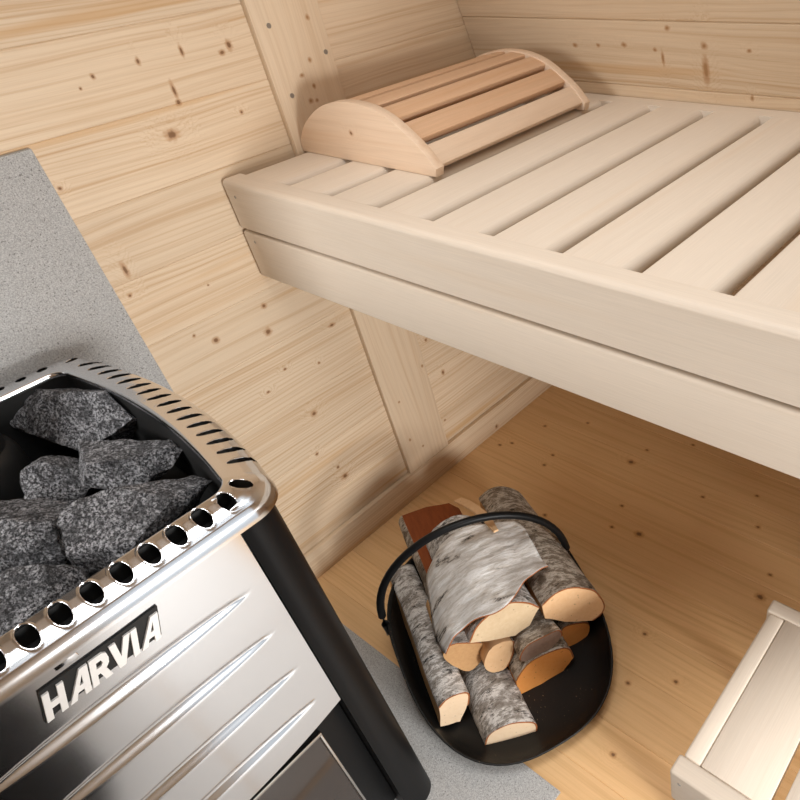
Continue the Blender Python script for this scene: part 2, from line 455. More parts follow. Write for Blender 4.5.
# ------------------------------------------------------------------ bench
BX1 = RX - .002
bench = empty('bench', (.9, .95, 0), 'pale slatted wooden sauna bench fixed between the walls', 'bench')
ZT = .905
boxobj('front_board', (.002, .612, .8185), (BX1, .647, ZT), M['aspen'], bench, bev=.009, seg=4, grain='x', across='z', pick=lambda m, d: m.y < .62 and m.z > .82 or m.x < .01 and abs(d.x) < .5)
boxobj('front_board', (.004, .612, .719), (BX1, .647, .8115), M['aspen'], bench, bev=.006, seg=3, grain='x', across='z')
boxobj('back_rail', (.002, 1.2385, ZT - .028), (BX1, 1.2785, ZT), M['aspen'], bench, grain='x', across='y')
boxobj('support_rail', (.002, .6475, ZT - .075), (BX1, .68, ZT - .029), M['aspen'], bench, bev=.002, grain='x')
boxobj('support_rail', (.002, 1.215, ZT - .075), (BX1, 1.25, ZT - .029), M['aspen'], bench, bev=.002, grain='x')
x = .020
edge = .1545
while True:
    x1 = edge - .0150
    boxobj('slat', (x, .6471, ZT - .028), (min(x1, BX1), 1.2384, ZT), M['aspen'], bench, bev=.0120, seg=5, grain='y', across='x', pick=lambda m, d: abs(d.y) > .9)
    if x1 >= BX1: break
    x = edge; edge += .1157
    if x > BX1 - .02: break
for (sx, sz) in ((.034, .878), (.037, .795)):
    b2 = bmesh.new(); tube(b2, [(sx, .6135, sz), (sx, .6114, sz)], .0026, 10)
    finish('screw', b2, M['screw'], bench)

# ------------------------------------------------------------------ headrest
hr = empty('headrest', (.2, .98, ZT), 'curved slatted wooden headrest lying on the bench by the wall', 'headrest')
prof = [(.016, .905), (.0165, .922), (.042, .951), (.078, .975), (.116, .992), (.154, 1.0015), (.190, 1.0055), (.226, 1.005), (.260, 1.0), (.294, .9885), (.326, .970), (.359, .946), (.384, .919), (.379, .9052)]
arc = catmull([(p[0], p[1], 0) for p in prof[:-1]], 5)
def endpanel(y0, y1):
    bm = bmesh.new()
    la = bm.verts.layers.float_vector.new('wood'); ls = bm.verts.layers.float.new('seed')
    poly = [(p.x, p.y) for p in arc] + [prof[-1]]
    prism(bm, poly, 'y', y0, y1)
    bmesh.ops.recalc_face_normals(bm, faces=bm.faces[:])
    es = [e for e in bm.edges if abs(e.verts[0].co.y - e.verts[1].co.y) < 1e-6]
    bmesh.ops.bevel(bm, geom=es, offset=.0022, segments=2, profile=.5, affect='EDGES')
    for v in bm.verts:
        v[la] = Vector((v.co.x, v.co.z, v.co.y)); v[ls] = 0.0
    return finish('end_panel', bm, M['alder_pale'], hr)
endpanel(.774, .793)
endpanel(1.166, 1.184)
# slats along the arc, set between the two end panels
L = [0.0]
for a, b in zip(arc, arc[1:]): L.append(L[-1] + (b - a).length)
tot = L[-1]
def at(s):
    for k in range(len(L) - 1):
        if L[k + 1] >= s:
            f = (s - L[k]) / (L[k + 1] - L[k]); p = arc[k].lerp(arc[k + 1], f)
            t = (arc[k + 1] - arc[k]).normalized(); return p, t
    return arc[-1], (arc[-1] - arc[-2]).normalized()
nS = 8; pitch = (tot - .010) / nS
for k in range(nS):
    s1 = tot - .004 - k * pitch; s0 = s1 - pitch + .013
    bm = bmesh.new()
    la = bm.verts.layers.float_vector.new('wood'); ls = bm.verts.layers.float.new('seed')
    top = []; bot = []
    for q in range(5):
        p, t = at(s0 + (s1 - s0) * q / 4); nrm = Vector((-t.y, t.x, 0))
        top.append(p - nrm * .003); bot.append(p - nrm * .018)
    prism(bm, [(p.x, max(p.y, .9055)) for p in top] + [(p.x, max(p.y, .9055)) for p in bot[::-1]], 'y', .7925, 1.1665)
    bmesh.ops.remove_doubles(bm, verts=bm.verts[:], dist=1e-5)
    bmesh.ops.recalc_face_normals(bm, faces=bm.faces[:])
    es = [e for e in bm.edges if abs(e.verts[0].co.y - e.verts[1].co.y) > .1 and len(e.link_faces) == 2 and e.calc_face_angle(0) > .6]
    bmesh.ops.bevel(bm, geom=es, offset=.0025, segments=2, profile=.5, affect='EDGES')
    sd = random.random() * 30
    for v in bm.verts:
        v[la] = Vector((v.co.y, v.co.x, v.co.z)); v[ls] = sd
    finish('slat', bm, M['alder_pale'] if k == 0 else M['alder'], hr)

# ------------------------------------------------------------------ footstool
fs = empty('footstool', (1.2, .605, 0), 'low pale wooden footstool with slatted top on the floor below the bench', 'footstool')
FZ = .27; fx0, fx1, fy0, fy1 = 1.002, 1.412, .436, .774
boxobj('end_board', (fx0, fy0, FZ - .085), (fx1, fy0 + .030, FZ), M['aspen'], fs, bev=.0045, seg=3, grain='x', across='z')
boxobj('end_board', (fx0, fy1 - .028, FZ - .085), (fx1, fy1, FZ), M['aspen'], fs, bev=.0045, seg=3, grain='x', across='z')
boxobj('side_board', (fx0 + .006, fy0 + .0302, FZ - .075), (fx0 + .0335, fy1 - .0282, FZ - .001), M['aspen'], fs, bev=.004, seg=3, grain='y', across='z')
boxobj('side_board', (fx1 - .0335, fy0 + .0302, FZ - .075), (fx1 - .006, fy1 - .0282, FZ - .001), M['aspen'], fs, bev=.004, seg=3, grain='y', across='z')
for (a, b) in ((1.0355, 1.1335), (1.149, 1.262), (1.2775, 1.3765)):
    boxobj('slat', (a, fy0 + .0302, FZ - .026), (b, fy1 - .0282, FZ - .0008), M['aspen'], fs, bev=.0022, seg=2, grain='y', across='x')
for lx in (fx0 + .034, fx1 - .074):
    for ly in (fy0 + .031, fy1 - .059):
        boxobj('leg', (lx, ly, 0), (lx + .04, ly + .028, FZ - .028), M['aspen'], fs, bev=.002, grain='z')
for sx in (fx0 + .016, fx1 - .02):
    b2 = bmesh.new(); tube(b2, [(sx, fy0 + .001, FZ - .022), (sx, fy0 - .0006, FZ - .022)], .003, 10)
    finish('screw', b2, M['screw'], fs)

# ------------------------------------------------------------------ stove
SY = .06                                # middle of the stove
stove = empty('sauna_stove', (.32, SY, .005), 'black and stainless steel wood-burning sauna stove on grey stone slab', 'stove')
def mirror(y): return 2 * SY - y
# black body: plan with rounded corner pillars and a recess in the front
half = [(.600, .2235), (.6025, .236), (.6005, .249), (.5925, .262), (.580, .2715), (.556, .279), (.50, .287), (.40, .290), (.30, .291), (.20, .288), (.12, .281), (.085, .272), (.070, .255), (.067, .22)]
def smooth_half(h):
    c = catmull([(p[0], p[1], 0) for p in h], 5)
    return [(p.x, p.y) for p in c]
hs = smooth_half(half)
plan = [(.560, .2235)] + hs + [(p[0], mirror(p[1])) for p in hs[::-1]] + [(.560, mirror(.2235))]
BZ = .0052
# the open-topped shell: outer plan and an inner stone pocket
# the foot of the body is a little wider than its top
half_low = [(.600, .2235), (.607, .237), (.608, .254), (.602, .269), (.588, .280), (.558, .285)] + half[6:]
hl = smooth_half(half_low)
plan_low = [(.560, .2235)] + hl + [(p[0], mirror(p[1])) for p in hl[::-1]] + [(.560, mirror(.2235))]
def shell():
    bm = bmesh.new()
    n = len(plan)
    lo = [bm.verts.new((p[0], p[1], BZ)) for p in plan_low]
    hi = [bm.verts.new((p[0], p[1], .7395)) for p in plan]
    inn = []
    for p in plan:
        inn.append((min(max(p[0], .105), .555), min(max(p[1], mirror(.262)), .262)))
    it = [bm.verts.new((p[0], p[1], .690)) for p in inn]
    mid_ = [bm.verts.new((p[0] * .985 + .32 * .015, SY + (p[1] - SY) * .985, .7395)) for p in plan]
    dn = [bm.verts.new((p[0] * .985 + .32 * .015, SY + (p[1] - SY) * .985, .690)) for p in plan]
    ib = [bm.verts.new((p[0], p[1], .652)) for p in inn]
    bm.faces.new(lo[::-1])
    for k in range(n):
        j = (k + 1) % n
        bm.faces.new([lo[k], lo[j], hi[j], hi[k]])
        bm.faces.new([hi[k], hi[j], mid_[j], mid_[k]])
        for q in ([mid_[k], mid_[j], dn[j], dn[k]], [dn[k], dn[j], it[j], it[k]]):
            bm.faces.new(q).material_index = 1
        bm.faces.new([it[k], it[j], ib[j], ib[k]]).material_index = 1
    bm.faces.new(ib).material_index = 1
    bmesh.ops.remove_doubles(bm, verts=bm.verts[:], dist=1e-5)
    return bm
finish('body', shell(), [M['black_steel'], M['black_inner']], stove)

# stainless rim with cut-out vents
def rrect(x0, x1, y1, r, bulge, n=10, m=18):
    """half outline from front middle round the right side to the back middle, mirrored; y1 at corners, bulge at mid side"""
    pts = []
    yc = y1
    for k in range(m): pts.append((x1, SY + (yc - r - SY) * k / m))
    def by(x):
        u = (x - (x0 + x1) / 2) / ((x1 - x0) / 2)
        return y1 + bulge * (1 - u * u)
    ex = x1 - r
    for k in range(n):
        a = math.pi / 2 * k / n
        pts.append((ex + r * math.cos(a), by(ex) - r + r * math.sin(a)))
    for k in range(2 * m):
        xx = ex + (x0 + r - ex) * k / (2 * m)
        pts.append((xx, by(xx)))
    for k in range(n):
        a = math.pi / 2 * k / n
        pts.append((x0 + r - r * math.sin(a), by(x0 + r) - r + r * math.cos(a)))
    for k in range(m): pts.append((x0, (by(x0 + r) - r) + (SY - (by(x0 + r) - r)) * k / m))
    pts.append((x0, SY))
    full = pts + [(p[0], mirror(p[1])) for p in pts[-2:0:-1]]
    return full
inner = rrect(.106, .5645, .2400, .022, .022, n=26, m=200)
outer = rrect(.030, .6055, .2760, .043, .039, n=26, m=200)
RZ = .766
profile = [(0.0, -.008), (0.0, -.004), (.03, -.0005), (.08, .0), (.30, -.0022), (.55, -.006), (.75, -.0105), (.88, -.015), (.96, -.0205), (1.0, -.028), (1.0, -.0345)]
# positions of the vents: x, y, radius in x, radius in y, turn
vents = []
for k in range(-6, 7):
    vents.append((.5825, .0625 + .028 * k, .0136, .0078, 0.0))
for sgn in (1, -1):
    for k in range(16):
        xx = .526 - .0275 * k
        u = (xx - .335) / .23
        yy = .2765 + .0145 * (1 - u * u) - .002
        vents.append((xx, yy if sgn > 0 else mirror(yy), 0.0054, .0145, -sgn * .10 * u))
    for (xx, yy, rx, ry, ro) in ((.5715, .2545, .0125, .0066, .62), (.0775, .2655, .0125, .0050, -.85)):
        vents.append((xx, yy if sgn > 0 else mirror(yy), rx, ry, sgn * ro))
for k in range(-6, 7):
    vents.append((.0695, .06 + .028 * k, .0112, .0070, 0.0))
def vent_near(x, y):
    best = None
    for v in vents:
        dx, dy = x - v[0], y - v[1]
        if abs(dx) > .022 or abs(dy) > .022: continue
        c, q = math.cos(v[4]), math.sin(v[4])
        lx, ly = dx * c + dy * q, -dx * q + dy * c
        a = math.atan2(ly / v[3], lx / v[2])
        rho = math.hypot(lx / v[2], ly / v[3])
        # distance in metres from the slot edge along the ray from its middle
        dist = math.hypot(lx, ly) * (1 - 1 / max(rho, 1e-6))
        if best is None or dist < best[1]: best = (rho, dist, v, lx, ly)
    return best
def prof_z(sv):
    top = profile[1:]
    for (s0, z0), (s1, z1) in zip(top, top[1:]):
        if s0 <= sv <= s1 and s1 > s0: return z0 + (z1 - z0) * (sv - s0) / (s1 - s0)
    return -.028
top_s = [(0.004, -.0075), (0.0, -.004)] + [(q, None) for q in [.02, .05] + [.08 + .86 * i / 28 for i in range(29)] + [.97, 1.0]] + [(1.0, -.0345), (.985, -.0345)]
bm = bmesh.new()
rings = []; info = {}
for a, b in zip(inner, outer):
    row = []
    for sv, dz in top_s:
        x = a[0] + (b[0] - a[0]) * sv; y = a[1] + (b[1] - a[1]) * sv
        z = RZ + (prof_z(sv) if dz is None else dz)
        rho = 9.0
        if dz is None and .04 < sv < .98:
            nb = vent_near(x, y)
            if nb:
                rho, dist, v, lx, ly = nb
                if rho < 1.0:
                    kx = 1 / max(rho, .05)
                    c, q = math.cos(v[4]), math.sin(v[4])
                    nx, ny = v[0] + (lx * c - ly * q) * kx, v[1] + (lx * q + ly * c) * kx
                    pend = (nx, ny)
                else:
                    pend = None
                    z += (.0007 if v[2] > .006 else .0004) * math.exp(-((dist - .0009) / .0009) ** 2)
        bv = bm.verts.new((x, y, z)); info[bv] = (rho, pend if rho < 1.0 else None)
        row.append(bv)
    rings.append(row)
n = len(rings); m = len(top_s)
for i in range(n):
    for k in range(m - 1):
        q = [rings[i][k], rings[(i + 1) % n][k], rings[(i + 1) % n][k + 1], rings[i][k + 1]]
        ins = [info[v][0] < 1.0 for v in q]
        if sum(ins) >= 3: continue
        bm.faces.new(q)
for v, (rho, pend) in info.items():
    if pend and v.link_faces: v.co.x, v.co.y = pend
bmesh.ops.delete(bm, geom=[v for v in bm.verts if not v.link_faces], context='VERTS')
# turn the sheet down inside every vent
hole_edges = [e for e in bm.edges if len(e.link_faces) == 1 and all(RZ - .0275 < v.co.z for v in e.verts) and all(info[v][0] < 1.6 for v in e.verts)]
r = bmesh.ops.extrude_edge_only(bm, edges=hole_edges)
for v in [g for g in r['geom'] if isinstance(g, bmesh.types.BMVert)]: v.co.z -= .0010
rim = finish('rim', bm, M['steel_rim'], stove, angle=70)
# black liner plate that closes the rim from below
bm = bmesh.new()
A0 = [bm.verts.new((a[0] + (b[0] - a[0]) * .02, a[1] + (b[1] - a[1]) * .02, RZ - .0065)) for a, b in zip(inner, outer)]
A1 = [bm.verts.new((a[0] + (b[0] - a[0]) * .02, a[1] + (b[1] - a[1]) * .02, .6525)) for a, b in zip(inner, outer)]
A = [bm.verts.new((a[0] + (b[0] - a[0]) * .03, a[1] + (b[1] - a[1]) * .03, RZ - .027)) for a, b in zip(inner, outer)]
B = [bm.verts.new((a[0] + (b[0] - a[0]) * .965, a[1] + (b[1] - a[1]) * .965, RZ - .027)) for a, b in zip(inner, outer)]
for k in range(len(A)):
    j = (k + 1) % len(A)
    bm.faces.new([A[k], A[j], B[j], B[k]])
    bm.faces.new([A0[k], A0[j], A1[j], A1[k]])
    bm.faces.new([A0[k], A0[j], A[j], A[k]])
finish('rim_liner', bm, M['black_inner'], stove)

# stainless front panel with four lens-shaped grooves
def ridge_h(y, z):
    h = 0.0
    u = (y - SY) / .1375
    if abs(u) < 1:
        w = .0125 * (1 - u * u) ** .55
        for zc in (.651, .575, .4955, .4205):
            d = (z - zc) / w
            if abs(d) < 1:
                q = (d + 1) / 1.45 if d < .45 else (1 - d) / .55
                h = max(h, .0050 * (1 - u * u) ** .6 * q * q * (3 - 2 * q))
    return h
bm = bmesh.new()
yr = [mirror(.2215) + (.2215 - mirror(.2215)) * i / 64 for i in range(65)]
grid = []
NZ = 150
for yy in yr:
    u = (yy - SY) / .1615
    zb_ = .383 - .018 * (1 - u * u)
    grid.append([bm.verts.new((.6005 - ridge_h(yy, zb_ + (.745 - zb_) * k / NZ), yy, zb_ + (.745 - zb_) * k / NZ)) for k in range(NZ + 1)])
for i in range(64):
    for k in range(NZ):
        bm.faces.new([grid[i][k], grid[i + 1][k], grid[i + 1][k + 1], grid[i][k + 1]])
# turn the edges back to give the sheet its thickness
def back(seq):
    b = [bm.verts.new((v.co.x - .012, v.co.y, v.co.z)) for v in seq]
    for k in range(len(seq) - 1): bm.faces.new([seq[k], seq[k + 1], b[k + 1], b[k]])
back([g[0] for g in grid]); back(grid[0]); back(grid[-1])
panel = finish('front_panel', bm, M['steel_panel'], stove, angle=50)
# maker's letters on the panel
def letter_polys():
    out = []; x = 0.0
    H = [[(0, 0), (.24, 0), (.24, .38), (.52, .38), (.52, 0), (.76, 0), (.76, 1), (.52, 1), (.52, .60), (.24, .60), (.24, 1), (0, 1)]]
    A = [[(0, 0), (.25, 0), (.33, .24), (.56, .24), (.56, 0), (.80, 0), (.80, 1), (.50, 1)], ]
    Rr = [[(0, 0), (.24, 0), (.24, .34), (.34, .34), (.50, 0), (.78, 0), (.58, .39), (.70, .52), (.72, .70), (.66, .90), (.50, 1), (0, 1)]]
    V = [[(.26, 0), (.52, 0), (.84, 1), (.58, 1), (.40, .38), (.25, 1), (0, 1)]]
    I = [[(0, 0), (.24, 0), (.24, 1), (0, 1)]]
    holes = {'A': [(.42, .44), (.56, .44), (.56, .78)], 'R': [(.24, .56), (.42, .56), (.48, .67), (.42, .78), (.24, .78)]}
    for ch, ps, w in (('H', H, .84), ('A', A, .86), ('R', Rr, .78), ('V', V, .86), ('I', I, .33), ('A', A, .80)):
        out.append((ch, x, ps, holes.get(ch))); x += w
    return out, x
polys, tw = letter_polys()
LH = .0300; LW = .1075
def lp(px, pz, dy=0, dz=0):
    return (.0015 + dy + px / tw * LW + pz * .0105, .6825 + dz + pz * LH)
bm = bmesh.new()
prism(bm, [lp(-.06, -.02), lp(.62, .10), lp(2.6, .10), lp(tw + .07, .02), lp(tw + .07, 1.16), lp(tw - .30, 1.16), lp(2.9, 1.14), lp(.2, 1.14), lp(-.06, 1.14)], 'x', .6008, .6030)
logo = finish('name_plate', bm, M['logo_back'], panel, angle=30)
def tri_letter(bm, outer_pts, hole, x0, x1):
    b2 = bmesh.new()
    ov = [b2.verts.new((0, *p)) for p in outer_pts]
    es = [b2.edges.new((ov[k], ov[(k + 1) % len(ov)])) for k in range(len(ov))]
    if hole:
        hv = [b2.verts.new((0, *p)) for p in hole]
        es += [b2.edges.new((hv[k], hv[(k + 1) % len(hv)])) for k in range(len(hv))]
    bmesh.ops.triangle_fill(b2, use_beauty=True, use_dissolve=False, edges=es)
    r = bmesh.ops.extrude_face_region(b2, geom=b2.faces[:])
    for v in [g for g in r['geom'] if isinstance(g, bmesh.types.BMVert)]: v.co.x = x1
    for v in b2.verts:
        if v.co.x == 0: v.co.x = x0
    vm = {v: bm.verts.new(v.co) for v in b2.verts}
    for f in b2.faces: bm.faces.new([vm[v] for v in f.verts])
    b2.free()
for ch, ox, ps, hole in polys:
    bm = bmesh.new()
    for p in ps:
        tri_letter(bm, [lp(ox + q[0], q[1]) for q in p], [lp(ox + q[0], q[1]) for q in hole] if hole else None, .6029, .6056)
    finish('letter', bm, M['logo_face'], logo, angle=20)
# small riveted tab under the rim
bm = bmesh.new(); box(bm, (.6006, .032, .7235), (.6028, .052, .7325), bev=.0008); 
finish('tab', bm, M['steel_panel'], panel)

# door in the recess under the panel
bm = bmesh.new(); box(bm, (.5605, mirror(.2225), .03), (.574, .2225, .372), bev=.001)
finish('door_surround', bm, M['black_steel'], stove)
d0, d1, dz0, dz1 = mirror(.181), .181, .055, .345
bm = bmesh.new()
for lo, hi in (((.5745, d0, dz1 - .0065), (.590, d1, dz1)), ((.5745, d0, dz0), (.590, d1, dz0 + .0065)), ((.5745, d0, dz0 + .0066), (.590, d0 + .005, dz1 - .0066)), ((.5745, d1 - .0035, dz0 + .0066), (.588, d1, dz1 - .0066))):
    box(bm, lo, hi, bev=.0008)
door = finish('door', bm, M['steel_dark'], stove)
gm = NT('dark_stove_glass'); gm.col((.045, .035, .03)); gm.set(Roughness=.12); gm.put(gm.b.inputs['Specular IOR Level'], .6)
bm = bmesh.new(); box(bm, (.5745, d0 + .0052, dz0 + .0068), (.584, d1 - .0037, dz1 - .0068), bev=.0005)
finish('glass', bm, gm.m, door)

# flue pipe rising from the stove top
bm = bmesh.new()
N = 40
def ringz(r, z): return [bm.verts.new((.135 + r * math.cos(2 * math.pi * k / N), .072 + r * math.sin(2 * math.pi * k / N), z)) for k in range(N)]
seq = [ringz(.070, .6525), ringz(.074, .660), ringz(.074, .712), ringz(.071, .722), ringz(.0665, .728), ringz(.0655, CZ)]
for A, B in zip(seq, seq[1:]):
    for k in range(N): bm.faces.new([A[k], A[(k + 1) % N], B[(k + 1) % N], B[k]])
bm.faces.new(seq[0][::-1])
tag(finish('flue_pipe', bm, M['flue']), 'matt black flue pipe rising among the stones at the back of the stove', 'flue pipe')

# ------------------------------------------------------------------ sauna stones
def stone(name, c, ax, rz, seed, label, tiltx=0.0, tilty=0.0, cuts=14, d0=.42):
    rnd = random.Random(seed)
    bm = bmesh.new()
    bmesh.ops.create_icosphere(bm, subdivisions=5, radius=1.0)
    planes = []
    for k in range(cuts):
        v = Vector((rnd.gauss(0, 1), rnd.gauss(0, 1), rnd.gauss(0, 1))).normalized()
        planes.append((v, d0 + .34 * rnd.random()))
    off = Vector((seed * 3.1, seed * 1.7, seed * .9))
    for v in bm.verts:
        p = v.co.copy()
        for nrm, d in planes:
            e = p.dot(nrm) - d
            if e > 0: p -= nrm * e
        p *= 1.0 / .72
        nz = mnoise.fractal(p * 1.7 + off, 1.0, 2.0, 4) * .045 + mnoise.fractal(p * 6 + off, 1.0, 2.0, 4) * .030
        rg = abs(mnoise.noise(p * 2.3 + off * 2)) * .06
        v.co = p * (1 + nz - rg)
    rot = Matrix.Rotation(rz, 4, 'Z') @ Matrix.Rotation(tiltx, 4, 'X') @ Matrix.Rotation(tilty, 4, 'Y')
    for v in bm.verts:
        v.co = rot @ Vector((v.co.x * ax[0], v.co.y * ax[1], v.co.z * ax[2]))
    me_bm = bm
    bmesh.ops.recalc_face_normals(me_bm, faces=me_bm.faces[:])
    me = bpy.data.meshes.new(name); me_bm.to_mesh(me); me_bm.free()
    me.materials.append(M['stone'])
    me.polygons.foreach_set('use_smooth', [True] * len(me.polygons)); me.set_sharp_from_angle(angle=math.radians(38))
    o = bpy.data.objects.new(name, me); o.location = c
    link(o)
    return tag(o, label, 'stone', 'sauna stones on the stove')
R = math.radians
for args in (
    ((.160, .226, .712), (.104, .054, .042), R(32), 3, 'long pale-flecked sauna stone nearest the back corner of the rim', R(-18), R(4)),
    ((.318, .208, .704), (.074, .044, .044), R(38), 8, 'wedge-shaped grey sauna stone in the middle row by the right side slots', R(-12), R(-6)),
    ((.452, .174, .712), (.088, .044, .042), R(72), 5, 'largest rough grey sauna stone along the front rim of the stove', R(14), R(-8)),
    ((.250, .150, .682), (.048, .040, .032), R(60), 12, 'small dark sauna stone wedged between three larger ones in the middle', 0, 0),
    ((.318, .074, .694), (.074, .042, .038), R(50), 17, 'flat-topped grey sauna stone at the left edge of the photo', R(6), R(5)),
    ((.428, .030, .694), (.060, .044, .042), R(62), 21, 'rounded grey sauna stone lying lowest in the photo behind the oval vents', R(12), R(-4)),
    ((.352, .134, .674), (.034, .028, .024), R(20), 27, 'smallest dark sauna stone deep in the gap behind the largest one', 0, 0),
    ((.508, .070, .670), (.052, .026, .018), R(80), 31, 'dark shadowed sauna stone low against the inside of the front rim', 0, 0),

): stone('sauna_stone', *args)

# ------------------------------------------------------------------ log carrier
TH = R(-25)
def W(u, v, z): return Vector((u * math.cos(TH) - v * math.sin(TH), u * math.sin(TH) + v * math.cos(TH), z))
TC = (.228, .723)
car = empty('log_carrier', W(TC[0], TC[1], 0), 'oval black steel log carrier with arched handle on the floor beside the stove', 'log carrier')
NR = 72
def tray_outline(a):
    ca, sa = math.cos(a), math.sin(a)
    e = 2.5
    r = (abs(ca) ** e + abs(sa) ** e) ** (-1 / e)
    return r * ca, r * sa
def rim_h(cu):   # rim height by position along the carrier: low tongue in front, high at the handle
    f = max(0.0, min(1.0, (cu + .45) / 1.45))
    if cu < -.25: return .095 + .02 * (cu + 1) / .75
    t = (cu + .25) / 1.25
    return .115 * (1 - t) ** 1.25 + .036 * (1 - (1 - t) ** 1.25)
bm = bmesh.new()
prof_t = [(.0, .007), (.45, .007), (.70, .0072), (.80, .010), (.87, .10), (.92, .30), (.96, .58), (.985, .82), (1.0, 1.0)]
rows = []
for k in range(NR):
    a = 2 * math.pi * k / NR
    cu, cv = tray_outline(a)
    row = []
    for i, (s, h) in enumerate(prof_t[1:]):
        hh = h if i < 3 else .010 + (rim_h(cu) - .010) * h
        q = W(TC[0] + .268 * cu * s, TC[1] + .200 * cv * s, hh)
        row.append(bm.verts.new(q))
    rows.append(row)
c0 = bm.verts.new(W(TC[0], TC[1], .007))
for k in range(NR):
    A, B = rows[k], rows[(k + 1) % NR]
    bm.faces.new([c0, A[0], B[0]])
    for i in range(len(A) - 1): bm.faces.new([A[i], A[i + 1], B[i + 1], B[i]])
tray = finish('tray', bm, M['enamel'], car, angle=60)
sm = tray.modifiers.new('thick', 'SOLIDIFY'); sm.thickness = .0032; sm.offset = 0.0
bm = bmesh.new()
HA = W(.135, .526, .088); HB = W(.175, .914, .080)
mid = (HA + HB) / 2; hw = (HB - HA) / 2
pts = []
pts.append(HA + Vector((0, 0, -.004)))
for k in range(33):
    a = math.pi * k / 32
    pts.append(mid - hw * 1.012 * math.cos(a) + Vector((0, 0, .026 + .198 * math.sin(a) ** .9)))
pts.append(HB + Vector((0, 0, -.004)))
tube(bm, pts, .0078, 14)
finish('handle', bm, M['black_steel'], car, angle=60)
for base in (HA, HB):
    d = (base - mid).normalized()
    for dz in (-.006, .012):
        b2 = bmesh.new(); tube(b2, [base + Vector((0, 0, dz)) + d * .004, base + Vector((0, 0, dz)) + d * .0085], .004, 10)
        finish('rivet', b2, M['screw'], car)

